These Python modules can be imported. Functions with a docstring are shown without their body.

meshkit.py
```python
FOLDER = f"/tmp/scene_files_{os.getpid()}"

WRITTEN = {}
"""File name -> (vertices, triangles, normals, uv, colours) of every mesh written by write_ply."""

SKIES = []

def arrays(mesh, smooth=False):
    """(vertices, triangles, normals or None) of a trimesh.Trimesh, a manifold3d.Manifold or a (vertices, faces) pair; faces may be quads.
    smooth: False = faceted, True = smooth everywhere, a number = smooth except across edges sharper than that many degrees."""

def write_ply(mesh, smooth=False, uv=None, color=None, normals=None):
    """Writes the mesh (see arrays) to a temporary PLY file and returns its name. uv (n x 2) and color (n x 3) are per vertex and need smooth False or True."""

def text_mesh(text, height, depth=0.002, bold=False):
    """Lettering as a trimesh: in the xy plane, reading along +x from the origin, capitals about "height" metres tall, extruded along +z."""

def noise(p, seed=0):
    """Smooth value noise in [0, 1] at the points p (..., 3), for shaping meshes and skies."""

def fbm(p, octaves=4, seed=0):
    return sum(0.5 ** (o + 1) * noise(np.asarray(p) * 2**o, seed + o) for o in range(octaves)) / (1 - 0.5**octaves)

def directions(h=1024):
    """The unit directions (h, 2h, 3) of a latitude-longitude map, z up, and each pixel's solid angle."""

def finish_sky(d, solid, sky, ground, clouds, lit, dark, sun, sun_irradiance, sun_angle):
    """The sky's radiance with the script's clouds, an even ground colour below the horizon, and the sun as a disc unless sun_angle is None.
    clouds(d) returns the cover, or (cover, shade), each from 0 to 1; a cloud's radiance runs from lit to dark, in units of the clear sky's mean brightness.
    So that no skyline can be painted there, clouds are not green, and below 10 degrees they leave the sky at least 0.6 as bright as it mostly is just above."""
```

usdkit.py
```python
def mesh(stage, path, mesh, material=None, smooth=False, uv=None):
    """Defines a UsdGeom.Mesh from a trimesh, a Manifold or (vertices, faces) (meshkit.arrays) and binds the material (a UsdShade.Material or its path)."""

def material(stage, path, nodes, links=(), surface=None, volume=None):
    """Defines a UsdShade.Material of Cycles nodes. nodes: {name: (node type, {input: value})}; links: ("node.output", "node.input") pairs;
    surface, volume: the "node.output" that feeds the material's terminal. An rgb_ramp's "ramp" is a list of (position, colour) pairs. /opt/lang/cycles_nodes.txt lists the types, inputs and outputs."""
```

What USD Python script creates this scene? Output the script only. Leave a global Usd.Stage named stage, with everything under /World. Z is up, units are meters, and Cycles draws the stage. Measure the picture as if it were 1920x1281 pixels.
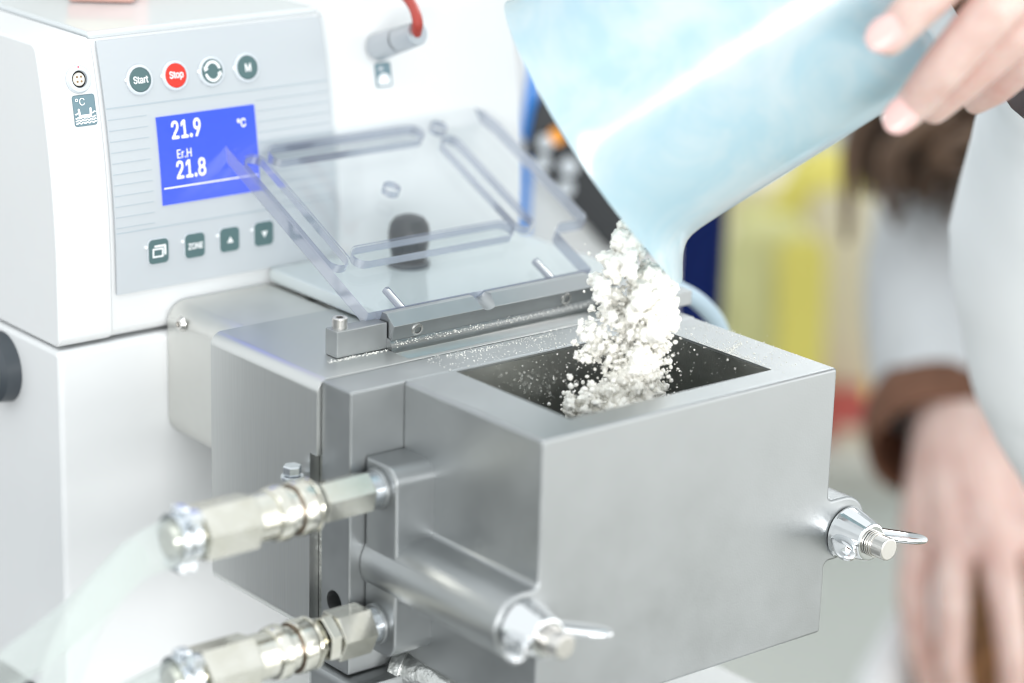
import math, random
import numpy as np, trimesh, usdkit, meshkit, manifold3d
import shapely.geometry as sg
from shapely.ops import unary_union
from pxr import Usd, UsdGeom, UsdLux, UsdShade, Gf, Sdf, Vt

rng = np.random.default_rng(7)
random.seed(7)
stage = Usd.Stage.CreateInMemory()
UsdGeom.SetStageUpAxis(stage, 'Z')
W_ = UsdGeom.Xform.Define(stage, '/World')
stage.SetDefaultPrim(W_.GetPrim())
UsdGeom.Scope.Define(stage, '/World/Looks')

# ------------------------------------------------------------------ camera
F = 4983.878
M = np.array([[0.77657957, -0.62945531, 0.02664951], [-0.16730961, -0.2468267, -0.95450724], [0.60739746, 0.7367921, -0.29699449]])
C = np.array([-0.5408, -0.6383, 0.2944])
PP = np.array([960, 640.5])
cam = UsdGeom.Camera.Define(stage, '/World/camera')
mat = np.eye(4)
mat[0, :3], mat[1, :3], mat[2, :3], mat[3, :3] = M[0], -M[1], -M[2], C
UsdGeom.Xformable(cam).AddTransformOp().Set(Gf.Matrix4d(*mat.ravel().tolist()))
cam.CreateHorizontalApertureAttr(36.0)
cam.CreateVerticalApertureAttr(36.0 * 683 / 1024)
cam.CreateFocalLengthAttr(36.0 * F / 1920)
cam.CreateFStopAttr(3.6)
cam.CreateFocusDistanceAttr(0.985)
cam.CreateClippingRangeAttr((0.01, 100.0))
cam.CreateExposureAttr(0.33)


def ray(p):
    return M.T @ np.array([(p[0] - PP[0]) / F, (p[1] - PP[1]) / F, 1.0])


def at(p, **k):                       # the point of a plane x, y or z = constant seen at a pixel of the photograph
    r = ray(p)
    (a, v), = k.items()
    i = 'xyz'.index(a)
    return C + r * (v - C[i]) / r[i]


def deep(px, py, d):                  # the point seen at a pixel at a depth in metres
    return C + ray((px, py)) * d


# ------------------------------------------------------------------ light (sources out of view, placed for a bright white laboratory)
def rect_light(name, pos, target, w, h, intensity, color=(1, 1, 1)):
    l = UsdLux.RectLight.Define(stage, '/World/' + name)
    l.CreateWidthAttr(w); l.CreateHeightAttr(h); l.CreateIntensityAttr(intensity)
    l.CreateColorAttr(Gf.Vec3f(*color))
    pos, target = np.array(pos, float), np.array(target, float)
    z = pos - target; z /= np.linalg.norm(z)
    up = np.array([0, 0, 1.0]) if abs(z[2]) < .95 else np.array([0, 1.0, 0])
    x = np.cross(up, z); x /= np.linalg.norm(x)
    y = np.cross(z, x)
    m = np.eye(4); m[0, :3], m[1, :3], m[2, :3], m[3, :3] = x, y, z, pos
    UsdGeom.Xformable(l).AddTransformOp().Set(Gf.Matrix4d(*m.ravel().tolist()))
    return l


AMBIENT, FRONT_RIGHT, STRIP, CEILING, BACKLIGHT = 0.97, 1.35, 9.0, 0.9, 5.0
dome = UsdLux.DomeLight.Define(stage, '/World/unseen_room_ambient')  # even ambient light standing for the unseen bright room
usdkit.material(stage, '/World/Looks/unseen_room_ambient', {'b': ('background_shader', {'color': (0.93, 0.98, 1.0), 'strength': AMBIENT})}, [], surface='b.background')
UsdShade.MaterialBindingAPI.Apply(dome.GetPrim()).Bind(UsdShade.Material.Get(stage, '/World/Looks/unseen_room_ambient'))
rect_light('unseen_front_right_light', (1.75, -1.75, 0.1), (0.3, 0.2, 0.0), 2.6, 2.1, FRONT_RIGHT, (1.0, 0.99, 0.97))  # out of view at front right, placed to light the bowl front and coat
rect_light('unseen_strip_light', (-1.05, -2.1, 0.12), (0.07, 0.05, 0.1), 1.8, 0.62, STRIP, (1.0, 0.99, 0.98))  # out of view at front left, placed for the long streak on the jug
rect_light('unseen_ceiling_light', (-0.9, -0.4, 2.0), (0.0, 0.1, 0), 1.6, 2.4, CEILING, (0.95, 0.99, 1.0))  # out of view overhead, placed to light the scene from above
rect_light('unseen_back_light', (2.8, 1.5, 1.3), (0.15, 0.1, 0.1), 1.6, 1.4, BACKLIGHT, (0.95, 0.98, 1.0))  # out of view at the back right, placed to shine through the jug


# ------------------------------------------------------------------ helpers
LOOK = {}


def look(name, nodes, links=(), surface='p.BSDF'):
    LOOK[name] = usdkit.material(stage, '/World/Looks/' + name, nodes, links, surface=surface)


def simple(name, col, rough=.5, metal=0.0, **kw):
    look(name, {'p': ('principled_bsdf', {'base_color': col, 'roughness': rough, 'metallic': metal, **kw})})


def mottled(name, c1, c2, scale, rough=.5, metal=0.0, bump=0.0, bscale=None, stretch=(1, 1, 1), r2=None, **kw):
    nodes = {'g': ('geometry', {}), 'm': ('mapping', {'scale': stretch}),
             'n': ('noise_texture', {'scale': scale, 'detail': 5.0, 'roughness': .6}),
             'r': ('rgb_ramp', {'ramp': [(0.3, c1), (0.7, c2)]}),
             'p': ('principled_bsdf', {'roughness': rough, 'metallic': metal, **kw})}
    links = [('g.position', 'm.vector'), ('m.vector', 'n.vector'), ('n.fac', 'r.fac'), ('r.color', 'p.base_color')]
    if r2 is not None:
        nodes['q'] = ('map_range', {'from_min': .3, 'from_max': .7, 'to_min': rough, 'to_max': r2, 'clamp': True})
        links += [('n.fac', 'q.value'), ('q.result', 'p.roughness')]
    if bump:
        nodes['bn'] = ('noise_texture', {'scale': bscale or scale, 'detail': 3.0})
        nodes['b'] = ('bump', {'strength': bump, 'distance': 0.0006})
        links += [('m.vector', 'bn.vector'), ('bn.fac', 'b.height'), ('b.normal', 'p.normal')]
    look(name, nodes, links)


used = {}


def path_for(name, parent):
    base = parent.GetPath().pathString if parent is not None else '/World'
    k = (base, name); n = used.get(k, 0); used[k] = n + 1
    return f'{base}/{name}' + (f'_{n:03d}' if n else '')


def tag(p, label=None, cat=None, group=None, kind=None):
    for k, v in (('label', label), ('category', cat), ('group', group), ('kind', kind)):
        if v:
            p.SetCustomDataByKey(k, v)
    return p


def thing(name, label, cat, group=None):
    return tag(UsdGeom.Xform.Define(stage, path_for(name, None)).GetPrim(), label, cat, group)


def obj(name, mesh, lk, parent=None, smooth=32, **t):
    if isinstance(mesh, list):
        mesh = trimesh.util.concatenate([tm(x) for x in mesh])
    q = path_for(name, parent)
    if smooth is True or smooth is False:
        return tag(usdkit.mesh(stage, q, mesh, LOOK[lk], smooth=smooth).GetPrim(), **t)
    return tag(hard(q, mesh, LOOK[lk], smooth).GetPrim(), **t)


def hard(path, mesh, lk, angle):
    """flat faces stay flat, rounded edges blend into them"""
    t = tm(mesh); t = trimesh.Trimesh(np.asarray(t.vertices), np.asarray(t.faces), process=False); t.merge_vertices(digits_vertex=8)
    t.update_faces(t.area_faces > 1e-14)
    v, f = np.array(t.vertices), np.array(t.faces)
    n = np.cross(v[f[:, 1]] - v[f[:, 0]], v[f[:, 2]] - v[f[:, 0]]); ar = np.linalg.norm(n, axis=1); fn = n / ar[:, None]
    off = (fn * v[f[:, 0]]).sum(1)
    key = np.round(np.column_stack([fn * 300, off * 3e4])).astype(np.int64)
    _, inv = np.unique(key, axis=0, return_inverse=True); inv = inv.ravel()
    grp = np.bincount(inv, ar); tot = ar.sum()
    flat = np.zeros(len(f), bool); own = np.full(len(f), -1); pn = {}
    for g in np.argsort(-grp):
        if grp[g] < tot * .012 or len(pn) > 60:
            break
        i0 = np.nonzero(inv == g)[0]; i0 = i0[np.argmax(ar[i0])]
        on = (np.abs((v - v[f[i0, 0]]) @ fn[i0]) < 1.2e-5)[f].all(1) & ((fn @ fn[i0] > .7) | (ar < tot * 1e-4)) & ~flat
        flat |= on; own[on] = g; pn[g] = fn[i0]
    cosa = math.cos(math.radians(angle)); cn = np.repeat(fn[:, None], 3, 1)
    for i in np.nonzero(flat)[0]:
        cn[i] = pn[own[i]]
    at_v = [[] for _ in range(len(v))]
    for i, (a, b, c) in enumerate(f):
        at_v[a].append(i); at_v[b].append(i); at_v[c].append(i)
    for i in range(len(f)):
        if flat[i]:
            continue
        for k in range(3):
            nb = np.array(at_v[f[i, k]]); nb = nb[fn[nb] @ fn[i] > cosa]
            fl = nb[flat[nb]]
            if len(fl):
                cn[i, k] = pn[own[fl[np.argmax(grp[own[fl]])]]]
            else:
                q = n[nb].sum(0); cn[i, k] = q / max(np.linalg.norm(q), 1e-20)
    m = UsdGeom.Mesh.Define(stage, path)
    m.CreatePointsAttr(Vt.Vec3fArray.FromNumpy(v[f].reshape(-1, 3).astype(np.float32)))
    m.CreateFaceVertexCountsAttr(Vt.IntArray.FromNumpy(np.full(len(f), 3, np.int32)))
    m.CreateFaceVertexIndicesAttr(Vt.IntArray.FromNumpy(np.arange(3 * len(f), dtype=np.int32)))
    m.CreateSubdivisionSchemeAttr('none')
    m.CreateNormalsAttr(Vt.Vec3fArray.FromNumpy(cn.reshape(-1, 3).astype(np.float32))); m.SetNormalsInterpolation('vertex')
    UsdShade.MaterialBindingAPI.Apply(m.GetPrim()).Bind(lk)
    return m


def tm(m):
    if isinstance(m, manifold3d.Manifold):
        q = m.to_mesh()
        return trimesh.Trimesh(np.array(q.vert_properties[:, :3], float), np.array(q.tri_verts), process=False)
    return m


def mf(t):
    t = tm(t)
    t.merge_vertices()
    return manifold3d.Manifold(manifold3d.Mesh(np.asarray(t.vertices, np.float32), np.asarray(t.faces, np.uint32)))


def box(x0, x1, y0, y1, z0, z1, c=.0004):
    """a box with rounded (two-step) edges"""
    pts = []
    c = min(c, (x1 - x0) * .45, (y1 - y0) * .45, (z1 - z0) * .45)
    k = c * .29
    for a, b, d in ((c, c, 0), (c, 0, c), (0, c, c), (k, k, c), (k, c, k), (c, k, k)):
        for X in (x0 + a, x1 - a):
            for Y in (y0 + b, y1 - b):
                for Z in (z0 + d, z1 - d):
                    pts.append((X, Y, Z))
    return trimesh.convex.convex_hull(np.array(pts))


def orient(mesh, o, ex, ey, ez):
    mesh = tm(mesh).copy()
    A = np.eye(4); A[:3, 0], A[:3, 1], A[:3, 2], A[:3, 3] = ex, ey, ez, o
    mesh.apply_transform(A)
    if np.linalg.det(A[:3, :3]) < 0:
        mesh.invert()
    return mesh


def extrude(poly, a0, a1, c=.0, n=3, both=True, axis='y'):
    """a 2D polygon (u, v) swept along an axis with its end edges rounded by c.  axis 'y': (x, z); 'x': (y, z); 'z': (x, y)"""
    poly = sg.polygon.orient(poly)
    p = np.array(poly.exterior.coords)[:-1]
    d1 = p - np.roll(p, 1, 0); d2 = np.roll(p, -1, 0) - p
    n1 = np.stack([-d1[:, 1], d1[:, 0]], 1) / np.linalg.norm(d1, axis=1)[:, None]
    n2 = np.stack([-d2[:, 1], d2[:, 0]], 1) / np.linalg.norm(d2, axis=1)[:, None]
    nn = n1 + n2; nn /= np.maximum((nn * n1).sum(1), .3)[:, None] if False else 1
    nn = nn / np.linalg.norm(nn, axis=1)[:, None]
    nn = nn / np.maximum((nn * n1).sum(1), .4)[:, None]
    rings = []
    if c > 0:
        for i in range(n + 1):
            t = math.pi / 2 * i / n
            rings.append((c * (1 - math.sin(t)), a0 + c * (1 - math.cos(t))))
    else:
        rings.append((0, a0))
    if both and c > 0:
        rings += [(d, a1 - (a - a0)) for d, a in reversed(rings)]
    else:
        rings.append((0, a1))
    N = len(p); V = []; Fc = []
    for d, a in rings:
        q = p + nn * d
        V.append(np.column_stack([q, np.full(N, a)]))
    for r in range(len(rings) - 1):
        for i in range(N):
            j = (i + 1) % N
            A, B, D, E = r * N + i, r * N + j, (r + 1) * N + i, (r + 1) * N + j
            Fc += [(A, B, E), (A, E, D)]
    q0 = sg.Polygon(p)
    vv, ff = trimesh.creation.triangulate_polygon(q0, engine='earcut')
    idx = np.array([int(np.argmin(((p - x) ** 2).sum(1))) for x in vv])
    for f in ff:
        a, b, d = idx[f]
        ar = np.cross(p[b] - p[a], p[d] - p[a])
        if ar < 0:
            b, d = d, b
        top = (len(rings) - 1) * N
        Fc.append((a, d, b)); Fc.append((a + top, b + top, d + top))
    m = trimesh.Trimesh(np.vstack(V), np.array(Fc), process=False)
    if axis == 'y':
        m.vertices = m.vertices[:, [0, 2, 1]]; m.invert()
    elif axis == 'x':
        m.vertices = m.vertices[:, [2, 0, 1]]
    return m


def rr(x0, x1, y0, y1, r, k=6):
    return sg.box(x0 + r, y0 + r, x1 - r, y1 - r).buffer(r, quad_segs=k)


def cyl(p0, p1, r0, r1=None, n=32, c=0.0):
    """a round bar from p0 to p1 with rounded rims"""
    r1 = r0 if r1 is None else r1
    p0, p1 = np.array(p0, float), np.array(p1, float)
    L = np.linalg.norm(p1 - p0)
    c = min(c, L * .45)
    pr = [(0, 0)]
    pr += [(r0 - c, 0), (r0 - c * .29, c * .29), (r0, c)] if c else [(r0, 0)]
    pr += [(r1, L - c), (r1 - c * .29, L - c * .29), (r1 - c, L)] if c else [(r1, L)]
    pr += [(0, L)]
    return place(lathe(pr, n), p0, p1)


def lathe(profile, n=32):
    return trimesh.creation.revolve(np.array(profile, float), sections=n)


def place(mesh, p0, p1):
    p0, p1 = np.array(p0, float), np.array(p1, float)
    z = (p1 - p0) / np.linalg.norm(p1 - p0)
    a = np.array([0, 0, 1.0]) if abs(z[2]) < .9 else np.array([1.0, 0, 0])
    x = np.cross(a, z); x /= np.linalg.norm(x)
    return orient(mesh, p0, x, np.cross(z, x), z)


def hexbar(p0, p1, r, rot=0.0, c=.0006):
    p0, p1 = np.array(p0, float), np.array(p1, float)
    L = np.linalg.norm(p1 - p0)
    h = extrude(sg.Polygon([(r * math.cos(rot + i * math.pi / 3), r * math.sin(rot + i * math.pi / 3)) for i in range(6)]), 0, L, c, 2, axis='z')
    return place(h, p0, p1)


def tube(points, r, n=16, cap=True):
    """a bent tube through points (Catmull-Rom), r a number or one per point"""
    P = np.array(points, float); R = np.broadcast_to(r, len(P)).astype(float)
    Q = np.vstack([2 * P[0] - P[1], P, 2 * P[-1] - P[-2]]); out = []; rad = []
    for i in range(len(P) - 1):
        for t in np.linspace(0, 1, 9)[:-1]:
            a, b, c_, d = Q[i:i + 4]
            out.append(.5 * (2 * b + (c_ - a) * t + (2 * a - 5 * b + 4 * c_ - d) * t * t + (3 * b - a - 3 * c_ + d) * t ** 3))
            rad.append(R[i] * (1 - t) + R[i + 1] * t)
    out.append(P[-1]); rad.append(R[-1]); out = np.array(out)
    T = np.gradient(out, axis=0); T /= np.linalg.norm(T, axis=1)[:, None]
    u = np.cross(T[0], [0.3, .2, .9]); u /= np.linalg.norm(u)
    V = []; Fc = []
    for i in range(len(out)):
        u = u - T[i] * (u @ T[i]); u /= np.linalg.norm(u); v = np.cross(T[i], u)
        for k in range(n):
            a = 2 * math.pi * k / n
            V.append(out[i] + rad[i] * (math.cos(a) * u + math.sin(a) * v))
    for i in range(len(out) - 1):
        for k in range(n):
            a, b = i * n + k, i * n + (k + 1) % n
            Fc += [(a, b, b + n), (a, b + n, a + n)]
    if cap:
        V += [out[0], out[-1]]; e = len(V)
        for k in range(n):
            Fc.append((e - 2, (k + 1) % n, k)); Fc.append((e - 1, (len(out) - 1) * n + k, (len(out) - 1) * n + (k + 1) % n))
    return trimesh.Trimesh(np.array(V), np.array(Fc), process=False)


SPH = trimesh.creation.icosphere(subdivisions=2)
SP1 = trimesh.creation.icosphere(subdivisions=1)


def hullchain(pairs):
    """bones ((p0, r0), (p1, r1)) -> list of hull manifolds"""
    res = []
    for (a, ra), (b, rb) in pairs:
        V = np.vstack([SPH.vertices * ra + np.array(a), SPH.vertices * rb + np.array(b)])
        res.append(mf(trimesh.convex.convex_hull(V)))
    return res


def flesh(pairs, edge=.004, it=12):
    m = manifold3d.Manifold.batch_boolean(hullchain(pairs), manifold3d.OpType.Add)
    t = tm(m.refine_to_length(edge)); t.merge_vertices()
    trimesh.smoothing.filter_taubin(t, lamb=.5, nu=.51, iterations=it)
    return t


def cross(u):
    return u / np.linalg.norm(u)


# ------------------------------------------------------------------ materials
mottled('steel', (.375, .39, .395), (.415, .43, .435), 34, rough=.38, metal=1.0, r2=.50, bump=.07, bscale=1300)
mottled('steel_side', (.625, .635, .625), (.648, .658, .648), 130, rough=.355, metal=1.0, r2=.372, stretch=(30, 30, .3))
mottled('steel_pale', (.70, .70, .67), (.76, .76, .73), 30, rough=.42, metal=1.0, r2=.5)
mottled('steel_dark', (.30, .31, .31), (.38, .39, .39), 30, rough=.32, metal=1.0, r2=.42)
mottled('cast_steel', (.40, .41, .40), (.55, .56, .55), 300, rough=.35, metal=1.0, bump=.9, bscale=420)
mottled('chamber', (.36, .37, .355), (.44, .45, .43), 40, rough=.34, metal=1.0, r2=.44)
simple('chrome', (.80, .81, .82), .06, 1.0)
mottled('nickel', (.66, .64, .55), (.84, .82, .75), 90, rough=.14, metal=1.0, r2=.24)
mottled('zinc', (.72, .76, .80), (.80, .83, .86), 90, rough=.16, metal=1.0, r2=.3)
simple('stud', (.72, .70, .67), .25, 1.0)
mottled('white_paint', (.72, .73, .735), (.75, .76, .765), 8, rough=.42, bump=.05, bscale=900)
mottled('white_plate', (.56, .61, .61), (.60, .645, .645), 5, rough=.06)
mottled('lid_grey', (.60, .63, .65), (.64, .67, .68), 5, rough=.12)
simple('panel_grey', (.50, .53, .555), .35)
simple('panel_line', (.40, .46, .50), .4)
simple('key_dark', (.085, .15, .155), .4)
simple('key_rim', (.62, .66, .70), .25)
simple('key_red', (.85, .035, .02), .4)
simple('print_white', (.86, .88, .89), .5)
simple('print_grey', (.16, .25, .29), .5)
simple('red_dot', (.85, .04, .12), .4)
simple('socket_core', (.78, .74, .66), .5)
simple('pin_brass', (.30, .19, .10), .4)
simple('copper', (.42, .30, .22), .3, 1.0)
simple('dark_gap', (.02, .022, .022), .6)
simple('black_plastic', (.018, .021, .025), .35)
simple('charcoal', (.05, .06, .07), .35)
look('screen', {'p': ('principled_bsdf', {'base_color': (.02, .04, .34), 'roughness': .2, 'emission_color': (.075, .15, 1.0), 'emission_strength': .5})})
look('screen_text', {'p': ('principled_bsdf', {'base_color': (.8, .8, .95), 'roughness': .4, 'emission_color': (.80, .70, 1.0), 'emission_strength': .25})})
simple('cable_red', (.42, .05, .035), .45)
simple('plug_metal', (.50, .53, .56), .35, .6)
look('acrylic', {'t': ('transparent_bsdf', {'color': (.972, .982, .985)}), 'g': ('glossy_bsdf', {'roughness': .03, 'color': (1, 1, 1)}), 'lw': ('layer_weight', {'blend': .5}), 'pw': ('math', {'math_type': 'power', 'value2': 4.0}), 'fr': ('math', {'math_type': 'multiply_add', 'value2': .45, 'value3': .025}), 'o': ('mix_closure', {})},
     [('t.BSDF', 'o.closure1'), ('g.BSDF', 'o.closure2'), ('lw.facing', 'pw.value1'), ('pw.value', 'fr.value1'), ('fr.value', 'o.fac')], surface='o.closure')
look('acrylic_edge_tint', {'d': ('diffuse_bsdf', {'color': (.27, .29, .36)}), 'tl': ('translucent_bsdf', {'color': (.43, .46, .56)}), 'a': ('mix_closure', {'fac': .5}),
                      't': ('transparent_bsdf', {'color': (.72, .75, .84)}), 'b': ('mix_closure', {'fac': .40}),
                      'g': ('glossy_bsdf', {'roughness': .05, 'color': (.98, .98, 1)}), 'lw': ('layer_weight', {'blend': .5}), 'pw': ('math', {'math_type': 'power', 'value2': 3.0}), 'fr': ('math', {'math_type': 'multiply_add', 'value2': .5, 'value3': .26}), 'o': ('mix_closure', {})},
     [('d.BSDF', 'a.closure1'), ('tl.BSDF', 'a.closure2'), ('a.closure', 'b.closure1'), ('t.BSDF', 'b.closure2'), ('b.closure', 'o.closure1'), ('g.BSDF', 'o.closure2'), ('lw.facing', 'pw.value1'), ('pw.value', 'fr.value1'), ('fr.value', 'o.fac')], surface='o.closure')  # edge colour stands in for light refracted and reflected inside the acrylic
look('jug', {'g': ('geometry', {}), 'm': ('mapping', {'scale': (1, 1, 1)}),
             'n': ('noise_texture', {'scale': 21.0, 'detail': 7.0, 'roughness': .66, 'distortion': 1.4}),
             'r': ('rgb_ramp', {'ramp': [(.38, (.69, .85, .905)), (.50, (.79, .89, .92)), (.62, (.87, .925, .94))]}),
             'd': ('diffuse_bsdf', {}), 't': ('translucent_bsdf', {}), 'dt': ('mix_closure', {'fac': .56}),
             'tr': ('transparent_bsdf', {'color': (.82, .93, .98)}), 'a': ('mix_closure', {'fac': .16}),
             'gl': ('glossy_bsdf', {'roughness': .16, 'color': (1, 1, 1)}), 'lw': ('layer_weight', {'blend': .5}), 'pw': ('math', {'math_type': 'power', 'value2': 4.0}), 'fr': ('math', {'math_type': 'multiply_add', 'value2': .5, 'value3': .05}), 'o': ('mix_closure', {})},
     [('g.position', 'n.vector'), ('n.fac', 'r.fac'), ('r.color', 'd.color'), ('r.color', 't.color'), ('d.BSDF', 'dt.closure1'), ('t.BSDF', 'dt.closure2'),
      ('dt.closure', 'a.closure1'), ('tr.BSDF', 'a.closure2'), ('a.closure', 'o.closure1'), ('gl.BSDF', 'o.closure2'), ('lw.facing', 'pw.value1'), ('pw.value', 'fr.value1'), ('fr.value', 'o.fac')], surface='o.closure')
look('hose', {'d': ('principled_bsdf', {'base_color': (.86, .89, .87), 'roughness': .2}), 'tl': ('translucent_bsdf', {'color': (.88, .92, .9)}), 'tr': ('transparent_bsdf', {'color': (.955, .975, .965)}),
              'a': ('mix_closure', {'fac': .45}), 'lw': ('layer_weight', {'blend': .5}), 'pw': ('math', {'math_type': 'power', 'value2': 1.6}),
              'fr': ('math', {'math_type': 'multiply_add', 'value2': -.62, 'value3': .74}), 'b': ('mix_closure', {})},
     [('d.BSDF', 'a.closure1'), ('tl.BSDF', 'a.closure2'), ('a.closure', 'b.closure1'), ('tr.BSDF', 'b.closure2'), ('lw.facing', 'pw.value1'), ('pw.value', 'fr.value1'), ('fr.value', 'b.fac')], surface='b.closure')
mottled('powder', (.925, .905, .84), (.96, .945, .90), 60, rough=.9, specular_ior_level=.1)
simple('powder_cream', (.86, .83, .73), .9)
mottled('skin', (.56, .365, .32), (.70, .54, .49), 55, rough=.5, bump=.35, bscale=420, subsurface_weight=.2, subsurface_scale=.006)
simple('nail', (.70, .46, .43), .25)
simple('nail_tip', (.88, .84, .80), .3)
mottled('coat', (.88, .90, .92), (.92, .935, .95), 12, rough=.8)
mottled('sleeve', (.56, .58, .60), (.66, .68, .69), 12, rough=.85)  # white coat cloth, greyed to put the lowered arm's shade into the colour
mottled('cuff_lining', (.10, .042, .022), (.20, .088, .048), 40, rough=.75)
mottled('tweed', (.07, .04, .022), (.42, .22, .09), 70, rough=.9)
mottled('hair', (.032, .017, .010), (.15, .085, .048), 26, rough=.45, stretch=(3, 3, .5))
simple('yellow', (.70, .62, .14), .5)
simple('yellow_pale', (.56, .55, .26), .55)
simple('bag_cream', (.62, .56, .42), .6)
simple('bag_red', (.42, .07, .06), .6)
mottled('blue_dark', (.001, .010, .085), (.002, .016, .12), 3, rough=.6, specular_ior_level=.15)
simple('blue_stripe', (.005, .22, .72), .35)
simple('orange', (.95, .36, .03), .4)
simple('tube_blue', (.50, .63, .72), .35)
mottled('wall', (.66, .69, .66), (.70, .72, .69), 1.2, rough=.8)
mottled('floor', (.21, .22, .19), (.25, .26, .23), 2.0, rough=.5)
mottled('bench', (.80, .81, .80), (.83, .84, .83), 3, rough=.4)
mottled('unseen_bench_dark', (.10, .105, .11), (.13, .135, .14), 3, rough=.5)
simple('grey_box', (.46, .46, .42), .6)
simple('pink_box', (.72, .42, .36), .6)

# ------------------------------------------------------------------ the setting
SL = dict(kind='structure')
obj('base_slab', box(-.066, .1766, -.06, .215, -.178, -.1602, .003), 'bench', **SL)
obj('bench', box(-1.3, .1766, -.12, .75, -.22, -.179, .003), 'unseen_bench_dark', **SL)  # mostly out of view, kept dark so the bowl's left side reflects dark
obj('floor', box(-4, 7, -4, 7, -1.02, -.97, .001), 'floor', **SL)
bw = orient(box(-4, 4, 0, .05, -.97, 2.6, .001), (2.6, 3.2, 0), (.77, -.63, 0), (.63, .77, 0), (0, 0, 1))
obj('wall', bw, 'wall', **SL)

# ------------------------------------------------------------------ the white drive cabinet with its control panel
cab = thing('drive_cabinet', 'white bench-top drive cabinet with blue display and round keys on its control panel', 'machine')
Y0 = .208


def lean(z):                                   # the front face leans back towards its top
    t = np.clip((z - .015) / .0885, 0, 1)
    return Y0 + .0125 * t ** 2


def slope(z):
    t = np.clip((z - .015) / .0885, 0, 1)
    return .025 * t / .0885


def profile(off=0.0, z0=-.0112, z1=.1035, yb=.5, r=.004):
    zs = np.linspace(z0, z1, 26)
    pts = [(lean(z) + off, z) for z in zs] + [(yb, z1), (yb, z0)]
    return sg.Polygon(pts).buffer(-r).buffer(r, quad_segs=6)


obj('upper_housing', [extrude(profile(), -.0645, -.0408, .0012, axis='x'), extrude(profile(.0012, z1=.1025), -.0406, .0648, .0004, axis='x'),
                      extrude(profile(), .0652, .160, .0012, axis='x')], 'white_paint', cab)
obj('lower_housing', extrude(sg.Polygon([(Y0, -.16), (.5, -.16), (.5, -.0125), (Y0, -.0125)]).buffer(-.003).buffer(.003, quad_segs=6), -.0645, .160, .0025, axis='x'), 'white_paint', cab)
obj('top_lid', box(-.0402, .0640, .2235, .495, .1022, .1052, .0012), 'lid_grey', cab)


def sheet(x0, x1, z0, z1, off, th=.0006, n=14):
    """a thin sheet that follows the leaning front face"""
    zs = np.linspace(z0, z1, n)
    a = [(lean(z) - off - th, z) for z in zs]; b = [(lean(z) - off, z) for z in zs[::-1]]
    return extrude(sg.Polygon(a + b), x0, x1, 0, axis='x')


def on_panel(p):
    z = .05
    for _ in range(8):
        w = at(p, y=lean(z)); z = w[2]
    return w[0], w[2]


def stick(mesh, x, z, off):
    """a mesh modelled in (right, up, out) placed on the leaning face"""
    s = slope(z); up = cross(np.array([0, s, 1.0])); out = cross(np.array([0, -1.0, s]))
    return orient(mesh, np.array([x, lean(z), z]) + out * off, (1, 0, 0), up, out)


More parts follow.
